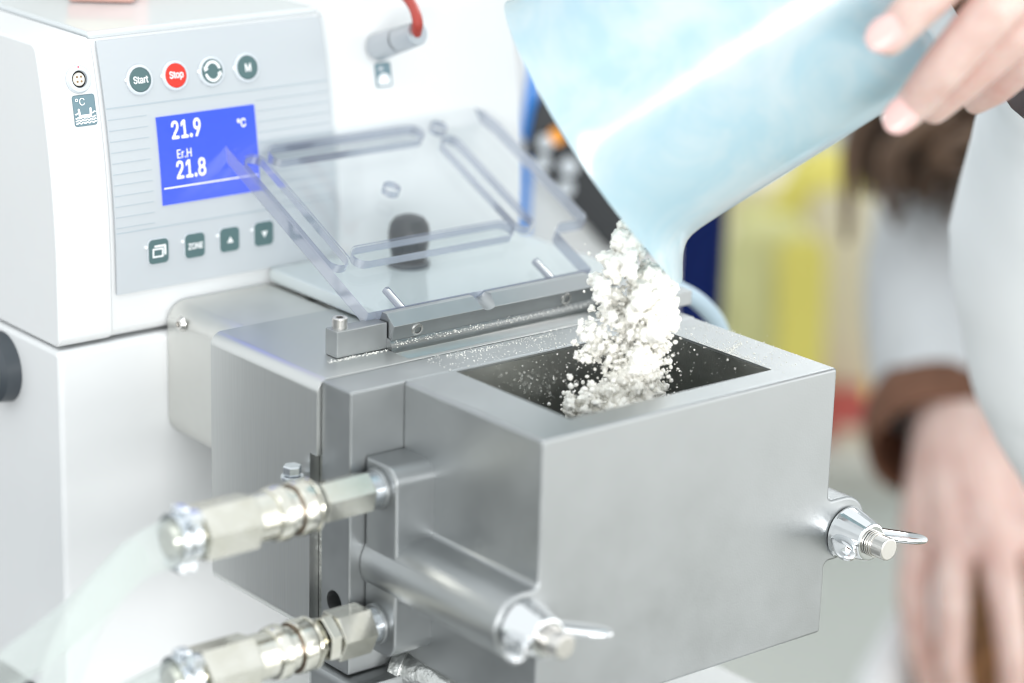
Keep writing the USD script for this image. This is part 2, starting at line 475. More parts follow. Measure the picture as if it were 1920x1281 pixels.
pan = obj('control_panel', sheet(-.0392, .0628, .0062, .1022, -.0003, .0009, 30), 'panel_grey', cab)
obj('bezel', sheet(.0632, .0648, .0062, .1022, -.0006, .0008, 30), 'lid_grey', cab)
for i in range(12):                            # printed rule lines beside the display
    z = .0772 - i * .0041
    if i in (0,):
        obj('rule_line', sheet(-.0388, .0625, z, z + .00045, .0006, .00015, 2), 'panel_line', pan)
    else:
        obj('rule_line', sheet(-.0388, -.0218, z, z + .00028, .0006, .00015, 2), 'panel_line', pan)
        obj('rule_line', sheet(.0278, .0625, z, z + .00028, .0006, .00015, 2), 'panel_line', pan)
obj('rule_line', sheet(-.0388, .0625, .0300, .03045, .0006, .00015, 2), 'panel_line', pan)
xa, za = on_panel((295, 222)); xb, zb = on_panel((312, 384))
DX0, DX1, DZ0, DZ1 = -.0181, .0264, .0384, .0720
disp = obj('display', sheet(DX0, DX1, DZ0, DZ1, .0007, .0005, 16), 'screen', cab)


def text(s, h, x, z, off, lk, parent, name, bold=False, depth=.0002, center=False, squash=1.0):
    t = meshkit.text_mesh(s, h, depth, bold)
    t.apply_scale([squash, 1, 1])
    if center:
        b = t.bounds; t.apply_translation([-(b[0, 0] + b[1, 0]) / 2, -(b[0, 1] + b[1, 1]) / 2, 0])
    obj(name, stick(t, x, z, off), lk, parent, smooth=False)


def px_text(s, p, h, lk, parent, name, **k):
    x, z = on_panel(p)
    text(s, h, x, z, .0013, lk, parent, name, **k)


px_text('21.9', (317, 261), .0066, 'screen_text', disp, 'digits', bold=True, squash=.70)
px_text('°C', (441, 239), .0032, 'screen_text', disp, 'digits', bold=True, squash=.8)
px_text('Er.H', (328, 297), .0033, 'screen_text', disp, 'digits', squash=.78)
px_text('21.8', (326, 335), .0066, 'screen_text', disp, 'digits', bold=True, squash=.70)
obj('screen_line', sheet(DX0 + .0008, DX1 - .0008, .0446, .0451, .0013, .0001, 2), 'screen_text', disp)


def disc(r, th, n=40, c=.0003):
    return lathe([(0, 0), (r, 0), (r, th - c), (r - c, th), (0, th)], n)


def keyplate(w, h, r, th):
    return extrude(rr(-w / 2, w / 2, -h / 2, h / 2, r), 0, th, .0003, 2, axis='z')


RT = .00475
for p, lk, sym in (((259, 150), 'key_dark', 'Start'), ((326, 142), 'key_red', 'Stop'), ((394, 134), 'key_dark', 'ring'), ((460, 127), 'key_dark', 'M')):
    x, z = on_panel(p)
    b = obj('round_key', stick(lathe([(RT, 0), (RT + .0011, 0), (RT + .0011, .0006), (RT + .0006, .001), (RT, .001)], 40), x, z, .0006), 'key_rim', cab)
    obj('key_cap', stick(disc(RT - .0001, .0012), x, z, .0006), lk, b)
    if sym == 'ring':
        for a0 in (.35, .35 + math.pi):
            arc = [(.0032 * math.cos(a), .0036 * math.sin(a)) for a in np.linspace(a0, a0 + 2.35, 16)]
            band = sg.LineString(arc).buffer(.00055)
            tip = np.array(arc[-1]); d = cross(np.array(arc[-1]) - np.array(arc[-2])); q = np.array([-d[1], d[0]])
            band = unary_union([band, sg.Polygon([tip + q * .0012, tip - q * .0012, tip + d * .0016])])
            obj('arrow_print', stick(extrude(band.simplify(.00003), 0, .0002, 0, axis='z'), x, z, .00185), 'print_white', b)
    else:
        text(sym, .0026 if sym != 'M' else .003, x, z, .00185, 'print_white', b, 'key_print', bold=True, center=True, squash=.82)
    obj('lamp_dot', stick(disc(.0008, .0008, 16), x - RT - .0009, z + .0004, .0007), 'print_white', b)
for p, sym in (((294, 470), 'pages'), ((362, 459), 'ZONE'), ((427, 448), 'up'), ((491, 437), 'down')):
    x, z = on_panel(p)
    b = obj('square_key', stick(keyplate(.0096, .0104, .0022, .0006), x, z, .0006), 'key_rim', cab)
    obj('key_cap', stick(keyplate(.0088, .0096, .0018, .0010), x, z, .0007), 'key_dark', b)
    if sym == 'ZONE':
        text(sym, .0023, x, z, .0018, 'print_white', b, 'key_print', bold=True, center=True, squash=.78)
    else:
        if sym == 'pages':
            fr = sg.box(-.003, -.0022, .0018, .0014)
            g = unary_union([fr.difference(fr.buffer(-.0006)), sg.LineString([(-.0018, .0022), (.0026, .0022), (.0026, -.0012)]).buffer(.0004)])
            g = [g] if g.geom_type == 'Polygon' else list(g.geoms)
            ms = []
            for a in g:
                ms.append(trimesh.creation.extrude_polygon(a, .0002, engine='earcut'))
            obj('key_print', stick(trimesh.util.concatenate(ms), x, z, .0018), 'print_white', b, smooth=False)
        else:
            s = 1 if sym == 'up' else -1
            obj('key_print', stick(extrude(sg.Polygon([(-.0014, -.0011 * s), (.0014, -.0011 * s), (0, .0013 * s)]), 0, .0002, 0, axis='z'), x, z, .0018), 'print_white', b, smooth=False)
    obj('lamp_dot', stick(disc(.0007, .0008, 16), x - .0053, z + .0022, .0007), 'print_white', b)

# socket and pictogram on the left cheek, the same on the right cheek with a plug in it
xs, zs_ = on_panel((146, 149))
sock = obj('socket', stick(lathe([(.0032, 0), (.0053, 0), (.0053, .0006), (.0047, .0014), (.0034, .0016), (.0032, .0012)], 48), xs, zs_, .0001), 'key_rim', cab)
obj('socket_bore', stick(disc(.0033, .0003), xs, zs_, .0001), 'dark_gap', sock)
obj('socket_core', stick(disc(.0025, .0008), xs, zs_, .0002), 'socket_core', sock)
for i in range(4):
    a = math.pi / 4 + i * math.pi / 2
    obj('contact_pin', stick(disc(.0004, .0003, 12, .0001), xs + .0012 * math.cos(a), zs_ + .0012 * math.sin(a), .001), 'pin_brass', sock)
obj('index_dot', stick(disc(.0004, .0002, 12, .00005), xs, zs_ + .0043, .0014), 'red_dot', sock)


def pict(x, z, kind):
    b = obj('pictogram', stick(keyplate(*((.0094, .0116) if kind == 'bath' else (.0078, .0098)), .001, .0003), x, z, .0001), 'print_grey', cab)
    if kind == 'bath':
        text('°C', .0027, x - .0039, z + .0019, .0005, 'print_white', b, 'pictogram_print', depth=.0001)
        ln = [sg.LineString([(-.0026, .0004), (-.0024, -.0020), (.0022, -.0020), (.0024, .0004)]).buffer(.00045)]
        for j in range(4):
            zz = -.0016 - j * .0010
            segs = [np.linspace(-.0042, .0042, 40)] if j else [np.linspace(-.0042, -.0024, 12), np.linspace(.0024, .0042, 12)]
            for u in segs:
                ln.append(sg.LineString(np.column_stack([u, zz + .00022 * np.sin(u * 3600) + (0.0006 if j == 0 else 0)])).buffer(.00026))
        ms = [trimesh.creation.extrude_polygon(a, .0001, engine='earcut') for g in [unary_union(ln)] for a in (g.geoms if hasattr(g, 'geoms') else [g])]
        obj('pictogram_print', stick(trimesh.util.concatenate(ms), x, z, .0005), 'print_white', b, smooth=False)
    else:
        obj('pictogram_print', stick(extrude(sg.Point(0, -.0026).buffer(.0031).intersection(sg.box(-.0038, -.0042, .0038, .003)), 0, .0001, 0, axis='z'), x, z, .0005), 'print_white', b, smooth=False)
        obj('pictogram_print', stick(extrude(rr(-.0022, -.0002, .0018, .0032, .0003), 0, .0001, 0, axis='z'), x, z, .0005), 'key_rim', b, smooth=False)


pict(*on_panel((158, 207)), 'bath')
pict(*on_panel((718, 140)), 'load')
# plug with red cable in the right-hand socket
xp, zp = on_panel((705, 90))
n0 = np.array([0, -1, slope(zp)]); n0 /= np.linalg.norm(n0)
pl = thing('cable_plug', 'round grey metal plug with bent red cable in the white cabinet front', 'plug')
o = np.array([xp, lean(zp), zp])
dirp = cross(deep(785, 62, 1.045) - o)
e1, e2 = o + dirp * .018, o + dirp * .033
obj('plug_barrel', cyl(o + dirp * .0012, e1, .0056, .0052, c=.0006), 'plug_metal', pl)
obj('plug_ring', cyl(e1, e1 + dirp * .0012, .0046, c=.0002), 'dark_gap', pl)
obj('plug_nut', cyl(e1 + dirp * .0012, e2, .0052, .0048, c=.0006), 'plug_metal', pl)
obj('cable', tube([e2 - dirp * .001, deep(783, 40, 1.042), deep(772, 8, 1.05), deep(745, -20, 1.06), deep(690, -50, 1.07)], .0021), 'cable_red', pl)
# round black cap on the left-hand side of the lower housing
ky, kz = .2515, -.0292
grip = obj('round_cap', orient(lathe([(0, .004), (.006, .004), (.0085, .0075), (.0115, .008), (.0135, .006), (.0142, 0), (0, 0)], 48), (-.0645, ky, kz), (0, 1, 0), (0, 0, 1), (-1, 0, 0)), 'charcoal', cab, label='round black screw cap on the shaded side')
obj('cap_screw', orient(disc(.0045, .002), (-.0685, ky, kz), (0, 1, 0), (0, 0, 1), (-1, 0, 0)), 'chrome', grip)
# glossy cover plate on the gear neck, and the knob standing on it
obj('neck_cover', box(.0305, .150, .1275, .2085, .0004, .0062, .0016), 'white_plate', cab)
kn = thing('locking_knob', 'black round-topped knob on the white plate, seen through the acrylic lid', 'knob')
kp = np.array([.0790, .180, .0062])
obj('knob_grip', orient(lathe([(0, 0), (.0062, 0), (.0070, .004), (.0082, .010), (.0084, .0135), (.0078, .0170), (.0060, .0196), (.003, .0208), (0, .0211)], 40), kp, (1, 0, 0), (0, 1, 0), (0, 0, 1)), 'black_plastic', kn)
obj('knob_collar', cyl(kp - [0, 0, .0002], kp + [0, 0, .0022], .0085, c=.0005), 'charcoal', kn)

# ------------------------------------------------------------------ the steel mixing bowl
bowl = thing('mixing_bowl', 'brushed steel mixing bowl block with square opening and hinged acrylic lid', 'mixer')
Rl = .0122
out = unary_union([sg.box(0, -.105, .140, 0), sg.Point(-.0068, -.0655).buffer(Rl, 12), sg.box(-.0068, -.0655 - Rl, .01, -.0655 + Rl),
                   sg.Point(.1482, -.0645).buffer(Rl, 12), sg.box(.13, -.0645 - Rl, .1482, -.0645 + Rl)])
out = out.buffer(.0022, quad_segs=5).buffer(-.0022, quad_segs=5)
out = out.buffer(-.0016).buffer(.0016, quad_segs=5).simplify(.00004)
front = mf(extrude(out, 0, .0766, .0013, 4, both=False))
pocket = mf(extrude(rr(.0217, .1182, .0120, .0752, .0006, 3), -.075, .01, 0, axis='z'))
front = front - pocket
# the two jacket ports on the left side
for z1, z0 in ((-.0250, -.0700), (-.0640, -.0975)):
    prof = rr(.0585, .085, z0, z1, .0058, 5).intersection(sg.box(.05, z0, .0765, z1)) if False else rr(.0585, .0885, z0, z1, .0062, 5).intersection(sg.box(.05, -1, .0765, 1))
    front = front + mf(extrude(prof.simplify(.00003), -.0168, .001, .0009, 3, axis='x'))
liner = mf(trimesh.creation.box(bounds=[(.0212, .0115, -.074), (.1187, .0757, -.0008)])) - mf(trimesh.creation.box(bounds=[(.0219, .0122, -.0733), (.1180, .0750, .01)]))
front = front - mf(trimesh.creation.box(bounds=[(.02115, .01145, -.0741), (.11875, .07575, -.00075)]))
obj('chamber_liner', liner, 'chamber', bowl, label='dark polished chamber walls')
fh = obj('front_housing', front, 'steel', bowl, smooth=40)
obj('flange', mf(box(-.0236, .1405, .0769, .0945, -.108, 0, .0009)) - mf(cyl((-.03, .0858, -.0822), (-.008, .0858, -.0822), .0046, n=40)), 'steel', bowl)
# drill hole in the flange, its inner shade painted as a dark disc, slot behind the flange with rough cast surface
obj('hole_shade_disc', cyl((-.0100, .0858, -.0822), (-.0082, .0858, -.0822), .0045, n=40), 'dark_gap', bowl)
rb = extrude(sg.Polygon([(-.0252, -.1), (.146, -.1), (.146, 0), (-.0252, 0)]).buffer(-.005).buffer(.005, quad_segs=8).union(sg.box(.05, -.1, .146, 0)), .0948, .1640, .0003, 2, both=False)
rbm = mf(rb)
rbm = rbm - mf(trimesh.creation.box(bounds=[(-.05, .09, -.2), (-.0195, .0992, -.0285)]))
gz = .0012
groove = mf(cyl((.0168, .1035, gz), (.1215, .1035, gz), .0068, n=48))
rbm = rbm - groove
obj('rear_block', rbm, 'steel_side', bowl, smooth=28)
obj('cast_body', box(-.0212, .10, .0950, .0990, -.104, -.029, .0003), 'cast_steel', bowl)
mp = extrude(sg.Polygon([(-.0170, -.055), (.0298, -.055), (.0298, -.0003), (-.0170, -.0003)]).buffer(-.0085).buffer(.0085, quad_segs=8).union(sg.box(.005, -.055, .0298, -.0003)), .1643, .2078, .0004, 2)
obj('mounting_plate', mp, 'steel_pale', bowl)
bs = obj('dome_screw', orient(lathe([(0, .0004), (.0009, .0004), (.0012, .0019), (.0021, .0016), (.0030, .0004), (.0031, 0), (0, 0)], 24), (-.0170, .1968, -.0062), (0, 1, 0), (0, 0, 1), (-1, 0, 0)), 'stud', bowl)
# hinge: pivot block with socket screw, bevelled bar with two hexagon socket screws and a finger notch
obj('pivot_block', box(-.0052, .0174, .1110, .1185, .0001, .0102, .0004), 'steel', bowl)


def socket_screw(p, axis, r, h, parent, name='socket_screw'):
    a = np.array(axis, float); p = np.array(p, float)
    head = mf(cyl(p, p + a * h, r, n=28, c=r * .12)) - mf(hexbar(p + a * h * .5, p + a * h * 1.2, r * .52, 0.2, 0))
    s = obj(name, head, 'stud', parent, smooth=30)
    obj('screw_socket', hexbar(p + a * h * .45, p + a * h * .52, r * .5, .2, 0), 'steel_dark', s)
    return s


socket_screw((-.0012, .1150, .0101), (0, 0, 1), .0029, .0042, bowl)
bar = mf(extrude(sg.Polygon([(.1074, .0092), (.1122, .0131), (.1150, .0131), (.1175, .0080), (.1150, .0022), (.1092, .0026)]).buffer(-.0002).buffer(.0002, quad_segs=2), .0178, .1152, .0004, 2, axis='x'))
nb = np.array([0, .0039, -.0048]); nb = np.array([0, -.0039, .0048]) / np.hypot(.0039, .0048)
bar = bar - mf(cyl((.0625, .1052, .0118), (.0625, .1180, .0160), .0042, n=32))
hb = obj('hinge_bar', bar, 'steel', bowl, smooth=25)
fn = cross(np.array([0, -.95, -.25]))
for x in (.0290, .1010):
    c0 = np.array([x, .1081, .0062])
    sc = obj('socket_screw', place(lathe([(.0014, -.0004), (.0024, -.0004), (.0024, .0004), (.0021, .0005), (.0014, .0005)], 28), c0, c0 + fn), 'stud', hb)
    obj('screw_socket', hexbar(c0 - fn * .0003, c0 + fn * .0003, .0014, .3, 0), 'steel_dark', sc)
obj('hinge_tube', cyl((.0172, .1110, .0010), (.121, .1110, .0010), .0032, n=24), 'steel_dark', bowl)
obj('pivot_block', box(.1215, .1505, .0900, .1120, .0001, .0060, .0004), 'steel', bowl)

# acrylic lid, swung open on the hinge
th = math.atan(.469)
eu = np.array([0, math.cos(th), math.sin(th)]); ew = np.array([0, -math.sin(th), math.cos(th)])
LO = np.array([0, .1152, .0137])
po = sg.Polygon([(.0117, 0), (.0117, .110), (.126, .110), (.134, .1075), (.1385, .102), (.140, .094), (.140, .0305), (.1385, .0285), (.1245, .0285), (.1215, .0265), (.120, .0235), (.120, 0)])
T = .0062
lid = mf(extrude(po.buffer(-.0005).buffer(.0005, quad_segs=3), -T, 0, .0005, 2, axis='z'))


def slot(x0, x1, u0, u1, dpt=.0042):
    w = min(x1 - x0, u1 - u0)
    p0 = rr(x0, x1, u0, u1, w / 2 - .00005, 8)
    a = extrude(p0, -dpt, .002, 0, axis='z')
    return mf(a) + mf(extrude(rr(x0 - .0005, x1 + .0005, u0 - .0005, u1 + .0005, w / 2 + .0004, 8), -.0006, .002, 0, axis='z'))


for s in ((.0143, .0227, .0275, .0965), (.1058, .1142, .0300, .0905), (.0258, .1025, .0272, .0358), (.0275, .1015, .0912, .0998)):
    lid = lid - slot(*s)
for (x, u, r) in ((.0661, .0655, .0036), (.1111, .0972, .0036)):
    lid = lid - mf(orient(cyl((x, u, -.003), (x, u, .002), r, n=32), (0, 0, 0), (1, 0, 0), (0, 1, 0), (0, 0, 1)))
for x in (.0294, .1017):
    lid = lid - mf(cyl((x, -.002, -T / 2), (x, .0130, -T / 2), .0016, n=24))
lt = tm(lid); lt.merge_vertices()
isflat = np.abs(lt.face_normals[:, 2]) > .9
lf = orient(lt, LO, (1, 0, 0), eu, ew)
ld = obj('acrylic_lid', lf.submesh([np.nonzero(isflat)[0]], append=True, repair=False), 'acrylic', bowl, smooth=False, label='clear acrylic lid with four long grooves, swung open')
obj('tinted_edge', lf.submesh([np.nonzero(~isflat)[0]], append=True, repair=False), 'acrylic_edge_tint', ld, smooth=40)
for x in (.0294, .1017):
    q = LO + np.array([x, 0, 0]) - ew * T / 2
    obj('lid_screw', cyl(q + eu * .0002, q + eu * .0122, .0014, .0012, n=20), 'stud', ld)


# wing nuts on their studs
def wing_nut(x, z, tilt, parent, name_label):
    a = np.array([0, -1.0, 0]); o = np.array([x, -.0002, z])
    wx = cross(np.array([math.cos(tilt), 0, math.sin(tilt)])); wz = np.cross(wx, a)
    nut = obj('wing_nut', place(lathe([(.004, 0), (.0098, 0), (.0102, .0006), (.0099, .0018), (.0074, .0125), (.0070, .0132), (.0062, .0136), (.0046, .0136), (.0042, .0128)], 44), o, o + a), 'chrome', parent, label=name_label)
    for s in (-1, 1):
        pts = []
        for (u, v, hw, t) in ((.0060, .0035, .0062, .0024), (.0100, .0080, .0064, .0024), (.0150, .0140, .0064, .0023), (.0190, .0188, .0056, .0021), (.0210, .0212, .0032, .0015)):
            for k in range(12):
                ang = 2 * math.pi * k / 12
                dirn = cross(-wx * s * .75 + a * .62)
                pts.append(o + wx * s * u + a * v + wz * t * .95 * math.cos(ang) + dirn * hw * .72 * math.sin(ang))
        pts = np.array(pts); V = pts; Fc = []
        for r in range(4):
            for k in range(12):
                i, j = r * 12 + k, r * 12 + (k + 1) % 12
                Fc += [(i, j, j + 12), (i, j + 12, i + 12)]
        V = np.vstack([V, V[:12].mean(0), V[-12:].mean(0) + (wx * s * .6 + a * .8) * .0012])
        for k in range(12):
            Fc.append((60, (k + 1) % 12, k)); Fc.append((61, 48 + k, 48 + (k + 1) % 12))
        w = trimesh.Trimesh(V, np.array(Fc)); trimesh.repair.fix_normals(w)
        w = w.subdivide_loop(1)
        obj('wing', w, 'chrome', nut, smooth=60)
    st = obj('stud', cyl(o + a * .010, o + a * .0222, .0044, n=28, c=.0007), 'stud', parent)
    for k in range(3):
        obj('thread', cyl(o + a * (.0138 + k * .0011), o + a * (.0144 + k * .0011), .0049, n=24, c=.0002), 'stud', st)


wing_nut(.1500, -.0665, -.06, bowl, 'right-hand chrome wing nut')
wing_nut(-.0062, -.0655, -.03, bowl, 'left-hand chrome wing nut, blurred in the foreground')
# foot clamp under the flange, and the pipe elbow below
obj('foot_clamp', box(-.0265, -.0010, .0680, .1000, -.160, -.1085, .0042), 'steel', bowl)
el = thing('pipe_elbow', 'small cast metal pipe elbow half hidden below the steel block', 'pipe fitting')
obj('elbow_body', tube([(-.0010, .078, -.1110), (.006, .066, -.1130), (.012, .056, -.1210), (.014, .052, -.159)], [.0085, .0088, .0092, .0088], 24), 'cast_steel', el)
obj('elbow_rim', cyl((-.0016, .0785, -.1108), (.0010, .0745, -.1116), .0098, c=.0008), 'cast_steel', el)

# ------------------------------------------------------------------ hose couplings and hoses
def coupling(y, z, label, hexflip, sub):
    c = thing('hose_coupling', label, 'coupling', None)
    X = lambda v: (v, y, z)
    obj('threaded_nipple', cyl(X(-.0166), X(-.0230), .0062, c=.0006), 'zinc', c)
    obj('port_washer', cyl(X(-.0167), X(-.0185), .0075, c=.0006), 'steel', c)
    if not hexflip:
        obj('hex_sleeve', hexbar(X(-.0225), X(-.0430), .0078, .28), 'nickel', c)
    else:
        obj('hex_sleeve', hexbar(X(-.0225), X(-.0370), .0095, .05), 'nickel', c, label='dull hexagon sleeve')
        obj('hex_collar', hexbar(X(-.0372), X(-.0420), .0088, .4), 'nickel', c)
    s = -.0430
    k = obj('knurled_ring', [cyl(X(s), X(s - .0045), .0078, .0098, c=.0008), cyl(X(s - .0044), X(s - .0110), .0098, c=.0012)], 'nickel', c)
    obj('copper_ring', cyl(X(s - .0106), X(s - .0110), .0090, c=.0001), 'copper', c)
    obj('neck', cyl(X(s - .0108), X(s - .0150), .0082, c=.0005), 'nickel', c)
    obj('knurled_ring', cyl(X(s - .0146), X(s - .0205), .0100, .0096, c=.0014), 'nickel', c)
    obj('neck', cyl(X(s - .0203), X(s - .0284), .0084, c=.0004), 'nickel', c)
    obj('hex_nut', hexbar(X(s - .0282), X(s - .0500), .0104, .18), 'nickel', c)
    obj('hose_barb', [cyl(X(s - .0499), X(s - .0530), .0068, .0060, c=.0004), cyl(X(s - .0529), X(s - .0570), .0066, .0056, c=.0004), cyl(X(s - .0569), X(s - .0610), .0062, .0050, c=.0004)], 'nickel', c)
    cl = obj('hose_clamp', [place(lathe([(.0081, 0), (.0088, 0), (.0090, .0004), (.0090, w_ - .0004), (.0088, w_), (.0081, w_), (.0081, 0)], 40), X(s - a_), X(s - a_ - .01)) for a_, w_ in ((.0520, .0034), (.0562, .0030))], 'zinc', c)
    for a, w in ((s - .0535, 1), (s - .0570, -1)):
        obj('clamp_screw', cyl((a, y - .004, z - .0098), (a, y + .006, z - .0104), .0021, n=16, c=.0005), 'zinc', cl)
    obj('clamp_lug', box(s - .058, s - .053, y - .003, y + .003, z + .0080, z + .0112, .001), 'zinc', cl)
    obj('clamp_screw', cyl((s - .0555, y - .006, z + .0095), (s - .0555, y - .0105, z + .0095), .0027, n=6, c=.0004), 'zinc', cl)
    h = thing('hose', 'milky translucent hose %s' % sub, 'hose')
    return c, h, np.array([s - .0505, y, z])


c1, h1, e1 = coupling(.0690, -.0345, 'upper nickel hose coupling with hexagon sleeve, screwed to the bowl', False, 'curving down from the upper coupling')
c2, h2, e2 = coupling(.0690, -.0862, 'lower nickel hose coupling, cut by the bottom edge of the picture', True, 'leading away from the lower coupling')
obj('hose_wall', tube([e1, e1 + [-.015, 0, -.002], deep(238, 1066, .872), deep(160, 1160, .862), deep(108, 1290, .852), deep(80, 1480, .845)], [.0080, .0078, .0066, .0064, .0064, .0064], 24), 'hose', h1)
obj('hose_wall', tube([e2, e2 + [-.016, 0, -.002], deep(150, 1370, .86), deep(40, 1470, .85), deep(-100, 1560, .85)], [.0080, .0078, .0066, .0064, .0064], 24), 'hose', h2)
h3 = thing('hose', 'wide milky hose crossing the bottom left corner of the picture', 'hose')
obj('hose_wall', tube([deep(330, 930, 1.0) + [0, -.03, 0], deep(250, 1045, .93), deep(150, 1150, .90), deep(0, 1270, .87), deep(-150, 1390, .85)][1:], .0066, 24), 'hose', h3)
# little zinc screw standing behind the upper coupling
zs = thing('clamp_bolt', 'small zinc bolt head poking up behind the upper coupling', 'bolt')
zo = deep(548, 905, .955)
obj('bolt_head', hexbar(zo + [0, 0, .003], zo + [0, 0, .0068], .0034, .2), 'zinc', zs)
obj('bolt_shank', cyl(zo + [0, 0, -.006], zo + [0, 0, .003], .0021, c=.0003), 'zinc', zs)
obj('bolt_washer', cyl(zo + [0, 0, .0014], zo + [0, 0, .0029], .0042, c=.0003), 'zinc', zs)
obj('clamp_strip', box(zo[0] - .003, zo[0] + .022, zo[1] - .003, zo[1] + .003, zo[2] - .008, zo[2] - .006, .0006), 'zinc', zs)

# ------------------------------------------------------------------ jug
jug = thing('measuring_jug', 'pale blue translucent plastic jug tipped to pour white powder', 'jug')
J0 = deep(1099, 240, .958)
J1 = deep(1648, -102, .932)
ax = cross(J1 - J0)
sdir = M[0] * .53 + M[1] * .848                 # towards the spout, along the picture
sdir = cross(sdir - ax * (sdir @ ax)); bdir = np.cross(ax, sdir)
if bdir @ M[2] > 0:
    bdir = -bdir                                # towards the camera
JL, JR = np.linalg.norm(J1 - J0), .0523


def jug_pt(t, a, r):
    fl = 0.0
    da = (a + math.pi) % (2 * math.pi) - math.pi
    g = math.exp(-(da / .42) ** 2)
    r = r + .0135 * g * math.exp(-(max(t, 0) / .0058) ** 1.45) + .0012 * math.exp(-max(t, 0) / .0035) * (1 - g)
    tt = t
    return J0 + ax * tt + (sdir * math.cos(a) + bdir * math.sin(a)) * r


def jug_shell():
    ts = [0, .0012, .0025, .004, .006, .008, .010, .013, .017, .023, .032, .05, .07, .09, .105, JL - .006, JL - .002, JL]
    nA = 96; V = []; Fc = []; rings = []

    def rad(t):
        return JR - .0018 * t / JL - (0 if t < JL - .006 else .0012 * ((t - JL + .006) / .006) ** 2 * 3)
    for t in ts:
        rings.append([(t, 0.0)])
    seq = [(t, rad(t)) for t in ts] + [(t, rad(t) - .0014) for t in reversed(ts[:-1])]
    for t, r in seq:
        for k in range(nA):
            V.append(jug_pt(t, 2 * math.pi * k / nA, r))
    for i in range(len(seq)):
        if i == len(ts) - 1:
            continue
        j = (i + 1) % len(seq)
        for k in range(nA):
            a, b = i * nA + k, i * nA + (k + 1) % nA
            c_, d = j * nA + k, j * nA + (k + 1) % nA
            Fc += [(a, b, d), (a, d, c_)]
    # close the base: outer and inner discs
    o1, o2 = (len(ts) - 1) * nA, len(ts) * nA
    V.append(J0 + ax * JL); V.append(J0 + ax * (JL - .002))
    for k in range(nA):
        Fc.append((len(V) - 2, o1 + (k + 1) % nA, o1 + k)); Fc.append((len(V) - 1, o2 + k, o2 + (k + 1) % nA))
    m = trimesh.Trimesh(np.array(V), np.array(Fc), process=False)
    trimesh.repair.fix_normals(m)
    return m


obj('jug_wall', jug_shell(), 'jug', jug, smooth=40)
fr = place(lathe([(JR - .006, 0), (JR - .0035, 0), (JR - .0015, .010), (JR - .004, .010)], 64), J0 + ax * (JL + .0003), J1 + ax * .1)
obj('foot_ring', fr, 'jug', jug)
hd = [J0 + ax * .012 - sdir * (JR - .001), J0 + ax * .012 - sdir * (JR + .022), J0 + ax * .045 - sdir * (JR + .030), J0 + ax * .085 - sdir * (JR + .022), J0 + ax * .105 - sdir * (JR - .001)]
obj('handle', tube(hd, .006, 16), 'jug', jug)

# powder: lumps and grains
def lump(r, sub=2, amp=.45, seed=0):
    s = trimesh.creation.icosphere(subdivisions=sub)
    v = s.vertices
    d = meshkit.fbm(v * 1.6 + seed * 7.3, 3, seed) - .5
    d2 = meshkit.fbm(v * 4.5 + seed * 3.1, 2, seed + 9) - .5
    s.vertices = v * (1 + amp * 1.6 * d + amp * .7 * d2)[:, None] * r
    return s


def crumb(k):
    g = [lump(.62, 2, .7, 60 + k)]
    for j in range(9):
        d = cross(rng.normal(size=3)); q = lump(.20 + .26 * rng.random(), 2, .7, 80 + 10 * k + j)
        q.apply_translation(d * (.45 + .3 * rng.random())); g.append(q)
    return trimesh.util.concatenate(g)


LUMPS = [crumb(k) for k in range(16)]
GRAINS = [lump(1.0, 1, .5, 40 + k) for k in range(10)]


def put(src, p, r):
    k = src[rng.integers(len(src))].copy()
    q = trimesh.transformations.random_rotation_matrix(rng.random(3))
    k.apply_transform(q); k.apply_scale(r * (0.75 + .5 * rng.random(3))); k.apply_translation(p)
    return k


def spray(blobs, grain=False):
    """blobs: (px, py, spread x, spread y, count, r min, r max, depth)"""
    res = []
    for px, py, sx, sy, n, r0, r1, d in blobs:
        for _ in range(n):
            x, y = px - (0 if grain else 12) + rng.normal() * sx * .85, py + rng.normal() * sy
            r = (r0 + (r1 - r0) * rng.random() ** 2) * (1 if grain else .95)
            res.append(put(GRAINS if grain else LUMPS, deep(x, y, d + rng.normal() * .006), r))
    return res


fall = spray([(1185, 452, 10, 14, 26, .0025, .0055, .955), (1178, 492, 16, 12, 30, .0025, .005, .955), (1150, 540, 13, 14, 22, .0018, .004, .956),
              (1234, 545, 17, 20, 95, .003, .0066, .960), (1244, 590, 12, 18, 60, .0026, .0058, .962), (1200, 600, 18, 16, 40, .0018, .0045, .962), (1150, 592, 18, 16, 36, .0012, .0032, .960),
              (1118, 620, 10, 14, 18, .001, .0024, .960), (1103, 660, 9, 10, 16, .001, .0026, .960), (1150, 655, 22, 12, 34, .0012, .0034, .962),
              (1214, 690, 20, 14, 50, .0024, .0058, .966), (1190, 730, 26, 13, 60, .002, .006, .966), (1238, 715, 6, 24, 22, .0013, .0035, .968),
              (1105, 752, 22, 8, 32, .0012, .0038, .962), (1140, 772, 30, 6, 34, .002, .0045, .960), (1165, 700, 12, 16, 12, .0008, .002, .963)])
gr = spray([(1225, 650, 24, 18, 70, .0004, .0014, .968), (1150, 690, 26, 30, 60, .0004, .0012, .962), (1118, 620, 14, 36, 30, .0003, .0011, .960), (1190, 640, 34, 46, 90, .0003, .0011, .964),
            (1185, 560, 32, 46, 70, .0004, .0012, .958), (1240, 690, 14, 40, 110, .0003, .001, .968), (1100, 740, 30, 16, 60, .0004, .0012, .960)], True)
gr += spray([(1185, 600, 34, 60, 900, .00016, .0006, .958), (1190, 700, 34, 34, 500, .00016, .0005, .960)], True)
gr += spray([(1170, 700, 90, 50, 320, .00012, .00028, .965), (1010, 720, 50, 20, 110, .00010, .0002, .950)], True)
obj('falling_powder', fall + gr, 'powder', smooth=True, label='white lumpy powder falling from the jug into the open bowl', cat='powder', kind='stuff')
